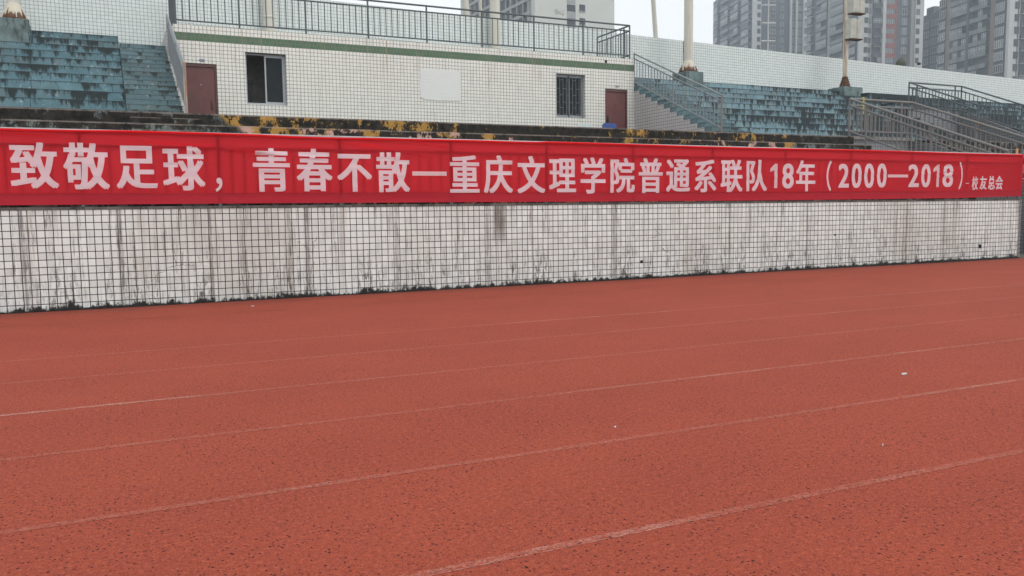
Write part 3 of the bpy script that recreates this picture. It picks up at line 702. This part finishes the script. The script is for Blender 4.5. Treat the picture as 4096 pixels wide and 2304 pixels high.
for i in range(9):
    x = 14.34+i*.118; b.bar((x, FY+.11, 4.225), (x, FY+.11, 5.595), .0075, 6)
for i in range(8):
    x = 14.34+i*.118
    for z in ((4.35, 4.72, 5.15) if i % 2 == 0 else (4.55, 4.95, 5.42)): b.bar((x, FY+.11, z), (x+.118, FY+.11, z), .006, 6)
b.build('window_bars', M['railS'], wr, True)
b = MB(); b.box(4.84, FY+.55, 4.2, 5.0, FY+.62, 4.95); b.build('dark_curtain', M['dark'], pav)
# filler patch with a ragged outline
b = MB(); rp = random.Random(3); poly = []
x0, x1, z0, z1 = 9.72, 11.0, 4.58, 5.47
for i in range(13): poly.append((x0+(x1-x0)*i/12, z0+rp.uniform(-.018, .014)+(.07*(1-i/1.4) if i < 1.4 else 0)))
for i in range(1, 9): poly.append((x1+rp.uniform(-.012, .012), z0+(z1-z0)*i/9))
for i in range(13): poly.append((x1-.01-(x1-x0-.02)*i/12, z1+rp.uniform(-.012, .012)-(.05 if i in (0, 12) else 0)))
for i in range(1, 9): poly.append((x0+rp.uniform(-.012, .012), z1-(z1-z0)*i/9))
b.prism(poly, 'y', FY-.012, FY-.001); b.build('filler_patch', M['plaster'], pav)
b = MB(); b.box(16.07, FY-.003, 6.03, 16.16, FY+.0, 6.12); b.build('missing_tile', M['moss'], pav)
def plate(xc, zc, mat, txt, wdt, hgt, pointed):
    b = MB(); h2 = hgt/2; w2 = wdt/2
    if pointed: poly = [(xc-w2, zc), (xc-w2+.03, zc-h2), (xc+w2-.03, zc-h2), (xc+w2, zc), (xc+w2-.03, zc+h2), (xc-w2+.03, zc+h2)]
    else: poly = [(xc-w2, zc+h2), (xc-w2, zc-.01), (xc-w2+.025, zc-h2), (xc+w2-.025, zc-h2), (xc+w2, zc-.01), (xc+w2, zc+h2)]
    b.prism(poly, 'y', FY-.008, FY-.001); o = b.build('number_plate', mat, pav)
    n = len(txt); cw = wdt*.17
    for i, ch in enumerate(txt):
        cx_ = xc+(i-(n-1)/2)*cw*1.35
        glyph_part('numeral', ch, cx_-cw/2*(.5 if ch == '1' else 1), cx_+cw/2*(.5 if ch == '1' else 1), zc-hgt*.30, zc+hgt*.30, lambda x, z: FY-.0095, M['enamel'], o, (.05, .03), cut=False)
plate(3.67, 5.325, M['plate'], '201', .15, .062, True); plate(16.54, 5.30, M['plateg'], '203', .135, .055, False)

# deck railing
dk = thing('deck_railing', 'dark grey railing with upright bars around the pavilion roof deck', 'railing', (10, 10.95, 6.22))
railing_run(dk, [(17.07, 13.0, 6.225), (17.07, 10.95, 6.225), (3.08, 10.95, 6.225), (3.08, 13.0, 6.225)], M['rail'], (1.08, .905, .115), .178, 10, .027, .01)
# ------------------------------------------------------------------ parapet wall
BY = 13.3
pr = thing('parapet_wall', 'long white tiled parapet behind the stands, its top edge falling to the right', 'wall', (18, 13.4, 6))
def ptop(x): return 7.92-.0185*x
def pquad(mb, x0, x1):
    mb.prism([(x0, 3.2), (x1, 3.2), (x1, ptop(x1)), (x0, ptop(x0))], 'y', BY, BY+.22)
b = MB(); pquad(b, -8, 20.98); b.build('tiled_face', M['back'], pr)
b = MB(); pquad(b, 21.012, 60); b.build('tiled_face', M['back'], pr)
b = MB(); b.prism([(20.96, 6.05), (21.30, 6.05), (21.16, 6.5), (21.14, 7.1), (21.01, 7.1), (20.99, 6.5)], 'y', BY-.012, BY-.001); b.build('mortar_strip', M['roofslab'], pr)
b = MB(); b.box(21.0, BY-.005, 7.08, 21.03, BY-.001, ptop(21)-.01); b.build('joint_gap', M['black'], pr)

# ------------------------------------------------------------------ masts
def mast(label, x, y, zb, r, mat, top, flange=True, ring=False, plinth=None, rusty=False, grp='lighting masts along the top tier'):
    t = thing('lighting_mast', label, 'mast', (x, y, zb-.7), grp)
    b = MB(); b.bar((x, y, zb), (x, y, top), r, 20, r*.9); b.build('pole', mat, t, True)
    if flange:
        b = MB(); b.lathe((x, y, zb-.03), [(r*2.15, 0), (r*2.15, .05)], 16); b.build('base_plate', M['rustdark'], t)
        for k in range(8):
            th = math.pi/4*k+.25; b = MB(); d = Vector((math.cos(th), math.sin(th), 0)); p = Vector((-d.y, d.x, 0))*.009
            q = [Vector((x, y, zb+.02))+d*(r*.98), Vector((x, y, zb+.02))+d*(r*1.98), Vector((x, y, zb+.08))+d*(r*1.98), Vector((x, y, zb+.36))+d*(r*1.02)]
            i = 0; b.v = [tuple(v-p) for v in q]+[tuple(v+p) for v in q]
            b.f = [(0, 1, 2, 3), (7, 6, 5, 4), (0, 4, 5, 1), (1, 5, 6, 2), (2, 6, 7, 3), (3, 7, 4, 0)]; b.uv = [((0, 0),)*4]*6; b.build('gusset', M['rust'] if (k % 2 or rusty) else M['mast'], t)
        b = MB(); b.lathe((x, y, zb+.025), [(r*1.8, 0), (r*1.3, .26), (r*1.0, .38)], 18); b.build('flared_skirt', M['rustdark'] if rusty else M['skirt'], t, True)
    if ring:
        b = MB(); b.lathe((x, y, 7.0), [(r*1.0, 0), (r*1.10, .02), (r*1.10, .05), (r*1.0, .07)], 20); b.build('collar', mat, t, True)
    if plinth:
        a, c, d, e, f = plinth; b = MB(); b.box(a, d, zb-f, c, e, zb-.032); b.build('plinth', M['plinth'], t, bevel=.02)
    return t
mast('thick cream mast with rust-stained flared foot on a mouldy plinth at the left edge', -.69, 12.5, 6.33, .155, M['mast'], 15, plinth=(-1.02, -.36, 12.05, 12.95, .75))
mast('cream mast with a collar ring behind the left part of the deck railing', 5.80, 12.98, 6.23, .165, M['mast'], 15, False, True)
mast('cream mast behind the deck railing, in front of the concrete block', 13.12, 12.98, 6.23, .165, M['mast'], 15, False)
mast('rust-streaked cream mast on a blue plinth above the right stair', 20.40, 12.2, 6.18, .165, M['mast'], 15, plinth=(20.02, 20.78, 11.80, 12.65, .55))
mast('thin rusty mast carrying loudspeakers on the right stand', 28.05, 12.15, 6.02, .105, M['mastR'], 14, rusty=True, plinth=(27.6, 28.6, 11.75, 12.6, .5))
def strut(label, a, c, r):
    t = tag(MB().bar(a, c, r, 12).build('steel_strut', M['mast'], None, True), label, 'strut', 'leaning struts behind the parapet'); return t
strut('broad leaning cream strut behind the deck railing, left of the thick mast', (12.65, 13.75, 5.5), (12.0, 13.75, 12.5), .11)
strut('slim upright cream strut just right of the broad leaning one', (13.0, 13.95, 5.5), (13.06, 13.95, 12.5), .05)
strut('leaning cream strut standing alone against the white sky', (20.25, 13.75, 5.5), (19.65, 13.75, 12.5), .085)
# loudspeakers: column boxes hung on the thin mast
def speaker(label, z0, z1, dx):
    t = thing('loudspeaker', label, 'loudspeaker', (28.05+dx, 11.95, z0), 'loudspeakers on the thin mast')
    x = 28.03+dx
    b = MB(); b.prism([(x-.16, 12.03), (x-.10, 11.80), (x+.14, 11.72), (x+.20, 12.0)], 'z', z0, z1); b.build('case', M['speaker'], t, bevel=.015)
    b = MB(); b.prism([(x+.205, 12.0), (x+.17, 11.74), (x+.40, 11.70), (x+.48, 11.98)], 'z', z0-.01, z1-.03); b.build('second_case', M['speaker'], t, bevel=.015)
    b = MB(); b.prism([(x-.17, 12.04), (x-.11, 11.79), (x+.14, 11.71), (x+.44, 11.69), (x+.49, 12.0)], 'z', z0-.045, z0-.012); b.build('bottom_cap', M['rustdark'], t)
    b = MB(); b.bar((28.05, 12.15, z0+.2), (x, 12.02, z0+.2), .02); b.bar((28.05, 12.15, z1-.2), (x, 12.02, z1-.2), .02); b.build('bracket', M['rustdark'], t, True)
    return t
speaker('cream loudspeaker pair with a rusty lower cap, lower of two on the thin mast', 7.86, 8.62, 0)
speaker('cream loudspeaker pair cut by the top of the picture on the thin mast', 8.86, 9.62, .12)

# ------------------------------------------------------------------ guard rails round the passages
g1 = thing('guard_railing', 'rusting grey guard rail round the lower passage, running down to the banner end', 'railing', (21.9, 4.95, 3.2), 'guard rails round the passages')
railing_run(g1, [(20.62, .14, 1.56), (20.62, 4.95, 3.37), (23.17, 4.95, 3.37), (23.17, .9, 1.85)], M['railR'], (.98, .80, .07), .15, 14, .035, .15, .0165)
g2 = thing('guard_railing', 'dark grey guard rail round the upper passage in front of the parapet', 'railing', (30, 9.5, 4.9), 'guard rails round the passages')
railing_run(g2, [(28.5, 6.66, 3.72), (28.5, 9.5, 4.88), (31.4, 9.5, 4.88), (31.4, 6.0, 3.47)], M['rail'], (.98, .80, .07), .178, 14, .03, .3, .016)
tag(MB().box(21.12, 4.915, 3.95, 21.15, 4.985, 4.42).build('yellow_tape', M['tape']), 'strip of yellow tape tied on the lower guard rail', 'tape')
b = MB(); b.bar((20.79, .04, 1.5), (20.79, .04, 2.60), .028, 8); tag(b.build('bamboo_stake', M['bamboo'], None, True), 'orange bamboo stake poking above the right end of the banner', 'stake')
# ------------------------------------------------------------------ chairs behind the terrace edge
def chair(label, x0, x1, y, top, mat):
    t = thing('plastic_chair', label, 'chair', ((x0+x1)/2, y, 3.205), 'plastic chairs in front of the pavilion')
    zt = top; w_ = x1-x0
    b = MB(); n = 8
    poly = [(x0+.0, zt-.32), (x1, zt-.32), (x1+.01, zt-.06), (x1-.02, zt-.012), (x1-.06, zt), (x0+.06, zt), (x0+.02, zt-.012), (x0-.01, zt-.06)]
    b.prism(poly, 'y', y-.012, y+.012); b.build('backrest', mat, t, bevel=.006)
    b = MB(); b.box(x0+.0, y+.0, zt-.41, x1, y+.0+.40, zt-.385); b.build('seat', mat, t, bevel=.01)
    for qx in (x0+.03, x1-.03):
        for qy in (y+.03, y+.37):
            bb = MB(); bb.bar((qx, qy, 3.205), (qx, qy, zt-.386), .012, 8); bb.build('leg', M['steel'], t, True)
    return t
chair('blue plastic chair back showing above the dark terrace by the right door', 12.99, 13.40, 6.0, 3.525, M['blueplastic'])
chair('pale grey plastic chair back showing above the dark terrace under the barred window', 12.27, 12.64, 6.0, 3.49, M['paleplastic'])
# ------------------------------------------------------------------ small things
t = thing('satellite_dish', 'small dark satellite dish behind the parapet, in front of the towers', 'dish', (33.9, 14.2, 7.0))
b = MB(); prof = [(.02+.03*i, .012*(i*.3)**2) for i in range(12)]
b.lathe((0, 0, 0), prof, 20)
mt = Matrix.Translation((33.75, 14.2, 7.55)) @ Matrix.Rotation(R(-70), 4, 'X') @ Matrix.Rotation(R(0), 4, 'Y')
b.v = [tuple(mt @ Vector(v)) for v in b.v]; b.build('reflector', M['dish'], t, True)
b = MB(); b.bar((33.9, 14.15, 7.3), (34.2, 13.75, 7.55), .014); b.bar((33.75, 14.3, 6.6), (33.75, 14.25, 7.5), .025); b.build('arm', M['pipe'], t, True)
b = MB(); b.box(34.15, 13.70, 7.52, 34.26, 13.80, 7.62); b.build('feed_horn', M['black'], t)
t = thing('roof_aerial', 'pale aerial pole with short cross bars in front of the left tower', 'aerial', (60, 52, 0))
b = MB(); b.bar((60, 52, 0), (60, 52, 24), .07, 8); b.build('pole', M['tW'], t)
for i in range(9):
    b = MB(); z = 10.6+i*1.7; b.bar((59.45, 52.25, z), (60.7, 51.75, z), .085, 6); b.build('cross_bar', M['tW'], t)
rl = random.Random(5)
def scrap(label, x, y, s, ang):
    b = MB(); n = 7; P = [(s*(1+.2*rl.uniform(-1, 1))*math.cos(2*math.pi*i/n), s*.35*(1+.3*rl.uniform(-1, 1))*math.sin(2*math.pi*i/n)) for i in range(n)]
    ca, sa = math.cos(ang), math.sin(ang)
    b.prism([(x+p*ca-q*sa, y+p*sa+q*ca) for p, q in P], 'z', .003, .012); o = b.build('paper_scrap', M['litter']); tag(o, label, 'litter', 'litter on the track')
scrap('white paper scrap lying alone on the track at right', 6.78, -8.55, .034, .1)
scrap('tiny pale scrap by the middle lane line', 3.98, -8.85, .010, .5)
scrap('small white scrap near the foot of the wall at left', 3.05, -.9, .022, 0)
scrap('little pale scrap at the lower right corner of the track', 5.05, -9.85, .008, .4)

# ------------------------------------------------------------------ far towers
def tower(label, K, adeg, L, W, H, body, grp='high-rise towers beyond the stand'):
    a = R(adeg); t = thing('apartment_tower' , label, 'tower', (K[0], K[1], 0), grp)
    d1 = Vector((math.sin(a), math.cos(a), 0)); e = Vector((math.cos(a), -math.sin(a), 0)); K = Vector((K[0], K[1], 0))
    t['_d'] = tuple(d1); t['_e'] = tuple(e); t['_K'] = tuple(K)
    T = dict(root=t, d=d1, e=e, K=K, H=H)
    b = MB(); P = [K, K+d1*L, K+d1*L+e*W, K+e*W]; b.prism([(p.x, p.y) for p in P], 'z', -.02, H); b.build('body', body, t); return T
def frame(T, face, u, z, out):   # point on a face: u metres along, z up, out metres proud
    if face == 'L': return T['K']+T['d']*u-T['e']*out+Vector((0, 0, z))
    return T['K']+T['e']*u-T['d']*out+Vector((0, 0, z))
def fbox(mb, T, face, u0, u1, z0, z1, o0, o1):
    p = [frame(T, face, u, z, o) for z in (z0, z1) for u, o in ((u0, o0), (u1, o0), (u1, o1), (u0, o1))]
    i = len(mb.v); mb.v += [tuple(q) for q in p]
    for f in ((0, 1, 2, 3), (7, 6, 5, 4), (0, 4, 5, 1), (1, 5, 6, 2), (2, 6, 7, 3), (3, 7, 4, 0)): mb.f.append(tuple(i+q for q in f)); mb.uv.append(((0, 0),)*4)
def pilaster(T, face, u0, u1, mat, out=.8, z1=None, name='pilaster'):
    b = MB(); fbox(b, T, face, u0, u1, -.02, z1 or T['H']+.5, -.05, out); return b.build(name, mat, T['root'])
def floors(T, z0, z1, fh=3.0): 
    k0 = math.ceil(z0/fh); return [k*fh for k in range(k0, int(z1/fh)+1)]
def win_col(T, face, u0, u1, zs, out=.0, h=1.6, rw=random.Random(21), panes=3, sill=1.0, recess=True, frame_m=None, dark=.25):
    proto = {}
    for z in zs:
        b = MB(); n = panes
        fbox(b, T, face, u0, u1, z+sill-.1, z+sill, out-.02, out+.10); fbox(b, T, face, u0, u1, z+sill+h, z+sill+h+.1, out-.02, out+.08)
        fw = .09
        for i in range(n+1):
            u = u0+(u1-u0-fw)*i/n; fbox(b, T, face, u, u+fw, z+sill, z+sill+h, out-.02, out+.07)
        o = b.build('window', frame_m or M['tFrame'], T['root'])
        g = MB(); fbox(g, T, face, u0+.05, u1-.05, z+sill, z+sill+h, out-.03, out+.02); g.build('pane', M['tGlassD'] if rw.random() < dark else M['tGlass'], o)
def balcony_col(T, face, u0, u1, zs, slab, par, rw, depth=1.1, glazed=.4):
    for z in zs:
        b = MB(); fbox(b, T, face, u0, u1, z-.12, z+.08, 0, depth); fbox(b, T, face, u0, u1, z+.081, z+1.0, depth-.12, depth); 
        o = b.build('balcony', par, T['root'])
        b = MB(); fbox(b, T, face, u0, u1, z-.2, z-.121, 0, depth+.1); b.build('slab_edge', slab, o)
        g = MB(); fbox(g, T, face, u0+.1, u1-.1, z+.09, z+2.75, -.02, .03); g.build('recess', M['tGlassD'], o)
        r_ = rw.random()
        if r_ < glazed or r_ > .85:
            ua, ub = (u0+.05, u1-.05) if r_ < glazed*.5 else ((u0+.05, (u0+u1)/2) if r_ < glazed else ((u0*.45+u1*.55), u1-.05))
            g = MB(); fbox(g, T, face, ua, ub, z+1.02, z+2.6, depth-.06, depth-.03)
            n = max(2, int((ub-ua)/.9))
            g.build('glazing', M['tGlass'], o)
            h = MB()
            for i in range(n+1):
                u = ua+(ub-ua-.07)*i/n; fbox(h, T, face, u, u+.07, z+1.02, z+2.6, depth-.03, depth+.01)
            fbox(h, T, face, ua, ub, z+1.75, z+1.82, depth-.03, depth+.01); h.build('glazing_bars', M['tFrame'], o)
rw = random.Random(9)
# tower A
A = tower('charcoal apartment tower with one white pilaster, leftmost of the dark towers', (224.6, 243.4), 16, 34.8, 23, 102, M['tA'])
zA = floors(A, 45, 84)
for u0, u1 in ((19.8, 27.0), (10.2, 17.4)): balcony_col(A, 'L', u0, u1, zA, M['tA'], M['tBal'], rw, 1.2, .55)
win_col(A, 'L', 30.4, 34.6, zA, 1.0, 1.7, panes=3); win_col(A, 'L', .6, 7.0, zA, 1.2, 1.7, panes=5, dark=.1)
for z in zA:
    for u0, u1, q in ((.3, 7.3, 1.15), (30.2, 34.8, .95)): b = MB(); fbox(b, A, 'L', u0, u1, z-.5, z+.85, 0, q); b.build('bay_parapet', M['tA'], A['root'])
pilaster(A, 'F', .0, 3.3, M['tW'], 1.0); win_col(A, 'F', 1.7, 3.0, zA, 1.02, 1.5, panes=1, dark=.8, frame_m=M['tGlassD'])
win_col(A, 'F', 7.4, 9.6, zA, .05, 1.7, panes=2); win_col(A, 'F', 11.6, 12.8, zA, .05, 1.3, panes=1)
for u0, u1 in ((15.2, 15.9), (17.6, 18.2), (20.6, 22.0)): pilaster(A, 'F', u0, u1, M['tW'], .9)
win_col(A, 'F', 16.0, 17.5, zA, .05, 1.6, panes=2); win_col(A, 'F', 18.3, 20.5, zA, .05, 1.6, panes=3)
# tower B
B = tower('dark apartment tower with a brick-red bay and three white pilasters', (214.7, 183.4), 16, 32, 22.5, 92, M['tA'])
zB = floors(B, 36, 69)
for u0, u1 in ((16.8, 23.6), (6.9, 14.6)): balcony_col(B, 'L', u0, u1, zB, M['tA'], M['tBal'], rw, 1.2, .5)
pilaster(B, 'L', 15.0, 16.5, M['tG'], .9); win_col(B, 'L', .6, 5.8, zB, .6, 1.7, panes=4); win_col(B, 'L', 27.0, 31.6, zB, 1.0, 1.7, panes=3, dark=.1)
for z in zB: b = MB(); fbox(b, B, 'L', 26.8, 31.9, z-.25, z+.05, 0, 1.5); b.build('bay_slab', M['tW'], B['root'])
pilaster(B, 'F', .0, 2.9, M['tW'], 1.0); win_col(B, 'F', 1.5, 2.75, zB, 1.02, 1.5, panes=1, dark=.9, frame_m=M['tGlassD'])
pilaster(B, 'F', 2.95, 4.5, M['tG'], .4); win_col(B, 'F', 3.1, 4.1, zB, .42, 1.4, panes=1, dark=.9, frame_m=M['tGlassD'])
balcony_col(B, 'F', 4.7, 7.7, zB, M['tG'], M['tGlassD'], rw, .8, .2); pilaster(B, 'F', 7.8, 8.9, M['tW'], 1.0)
for z in zB:
    b = MB(); fbox(b, B, 'F', 9.1, 11.99, z-.55, z+.95, 0, .9); fbox(b, B, 'F', 11.98, 12.6, z-.549, z+2.449, 0, .905); b.build('bay_parapet', M['tRed'] if z > 47 else M['tA'], B['root'])
win_col(B, 'F', 9.2, 11.9, zB, .7, 1.4, panes=4, dark=.1)
win_col(B, 'F', 14.9, 16.6, zB, .05, 1.7, panes=2); pilaster(B, 'F', 17.7, 18.9, M['tG'], .7); pilaster(B, 'F', 18.95, 21.7, M['tW'], 1.0)
win_col(B, 'F', 19.2, 20.4, zB, 1.02, 1.5, panes=1, dark=.9, frame_m=M['tGlassD'])
# tower C
C_ = tower('dark green-grey apartment slab with recessed balconies at the right edge', (202.8, 126.4), 16, 24.9, 14, 78, M['tC'])
zC = floors(C_, 28, 54)
win_col(C_, 'L', .4, 3.5, zC, .3, 1.8, panes=4, dark=.1)
for u0, u1 in ((3.8, 5.3), (20.4, 22.0)): pilaster(C_, 'L', u0, u1, M['tBrown'], .25, name='brown_panel')
for u0, u1 in ((5.6, 8.6), (8.7, 11.9), (13.0, 16.1), (16.2, 19.4)): balcony_col(C_, 'L', u0, u1, zC, M['tC'], M['tBal'], rw, 1.1, .5)
win_col(C_, 'L', 22.3, 24.8, zC, .4, 1.8, panes=3, dark=.2); pilaster(C_, 'L', 12.0, 12.9, M['tC'], 1.2)
pilaster(C_, 'F', .0, 2.2, M['tW'], 1.0); win_col(C_, 'F', 1.4, 2.6, zC, 1.05, 1.5, panes=1, dark=1, frame_m=M['tGlassD']); pilaster(C_, 'F', 2.7, 3.2, M['tG'], .7)
balcony_col(C_, 'F', 3.4, 8.4, zC, M['tW'], M['tGlassD'], rw, .9, .1); balcony_col(C_, 'F', 8.6, 13.4, zC, M['tW'], M['tGlassD'], rw, .9, .1)
# low set-back tower seen in the gap
D = tower('lower dark tower with a stepped roof in the gap left of the right-hand slab', (253.1, 184.5), 16, 9.0, 12, 65.5, M['tC'])
zD = floors(D, 42, 61)
win_col(D, 'L', .4, 3.8, zD, .4, 1.8, panes=3, dark=.1); win_col(D, 'L', 5.4, 8.6, zD, .2, 1.7, panes=3, dark=.2)
b = MB(); fbox(b, D, 'L', 3.2, 6.8, 65.51, 67.6, -6, .2); b.build('roof_house', M['tC'], D['root'])
# unfinished concrete block, left
a = 0
G = tower('unfinished grey concrete block with a peeling blank gable and open frame', (87.7, 156.2), 0, 42, 20.5, 66, M['tBlank'], 'far concrete buildings')
G['root'].name = 'concrete_block'
b = MB(); fbox(b, G, 'F', 8.0, 10.2, 20, 64, .0, .03); b.build('stair_slot', M['tGlassD'], G['root'])
for z in floors(G, 26, 60): b = MB(); fbox(b, G, 'F', 8.0, 10.2, z-1.0, z+.55, .031, .06); b.build('slot_panel', M['tRaw'], G['root'])
for z in floors(G, 24, 60):
    b = MB(); fbox(b, G, 'F', 11.2, 12.7, z+.9, z+2.3, .0, .05); o = b.build('window', M['tGlassD'], G['root'])
    b = MB(); fbox(b, G, 'F', 11.1, 12.8, z+.75, z+.89, .0, .25); b.build('sill', M['tRaw'], o)
b = MB(); fbox(b, G, 'L', 2.2, 39, 20, 62, .0, .04); b.build('open_bay', M['tGlassD'], G['root'])
for z in floors(G, 24, 60): 
    b = MB(); fbox(b, G, 'L', 2, 39.5, z-.35, z+.35, .041, .5); b.build('floor_beam', M['tRaw'], G['root'])
for i in range(13):
    u = 2.2+i*3.05; b = MB(); fbox(b, G, 'L', u, u+(.9 if i % 3 == 0 else .35), 20, 62, .041, .42); b.build('column', M['tRaw'], G['root'])
b = MB(); fbox(b, G, 'L', 39.6, 42, 20, 66.2, 0, .6); b.build('end_pier', M['tBlank'], G['root'])

HZ = .0011
hm = bpy.data.materials.new('thin_haze'); hm.use_nodes = True; hm.node_tree.nodes.clear()
ho = hm.node_tree.nodes.new('ShaderNodeOutputMaterial'); hv = hm.node_tree.nodes.new('ShaderNodeVolumePrincipled')
hv.inputs['Color'].default_value = (.80, .90, 1, 1); hv.inputs['Density'].default_value = HZ; hv.inputs['Anisotropy'].default_value = .2
hm.node_tree.links.new(hv.outputs[0], ho.inputs['Volume'])
b = MB(); b.box(-120, -60, -1.2, 330, 330, 104); h = b.build('haze', hm); h['kind'] = 'stuff'
for o in list(COL.objects):
    for kx in ('_o', '_d', '_e', '_K'):
        if kx in o.keys(): del o[kx]
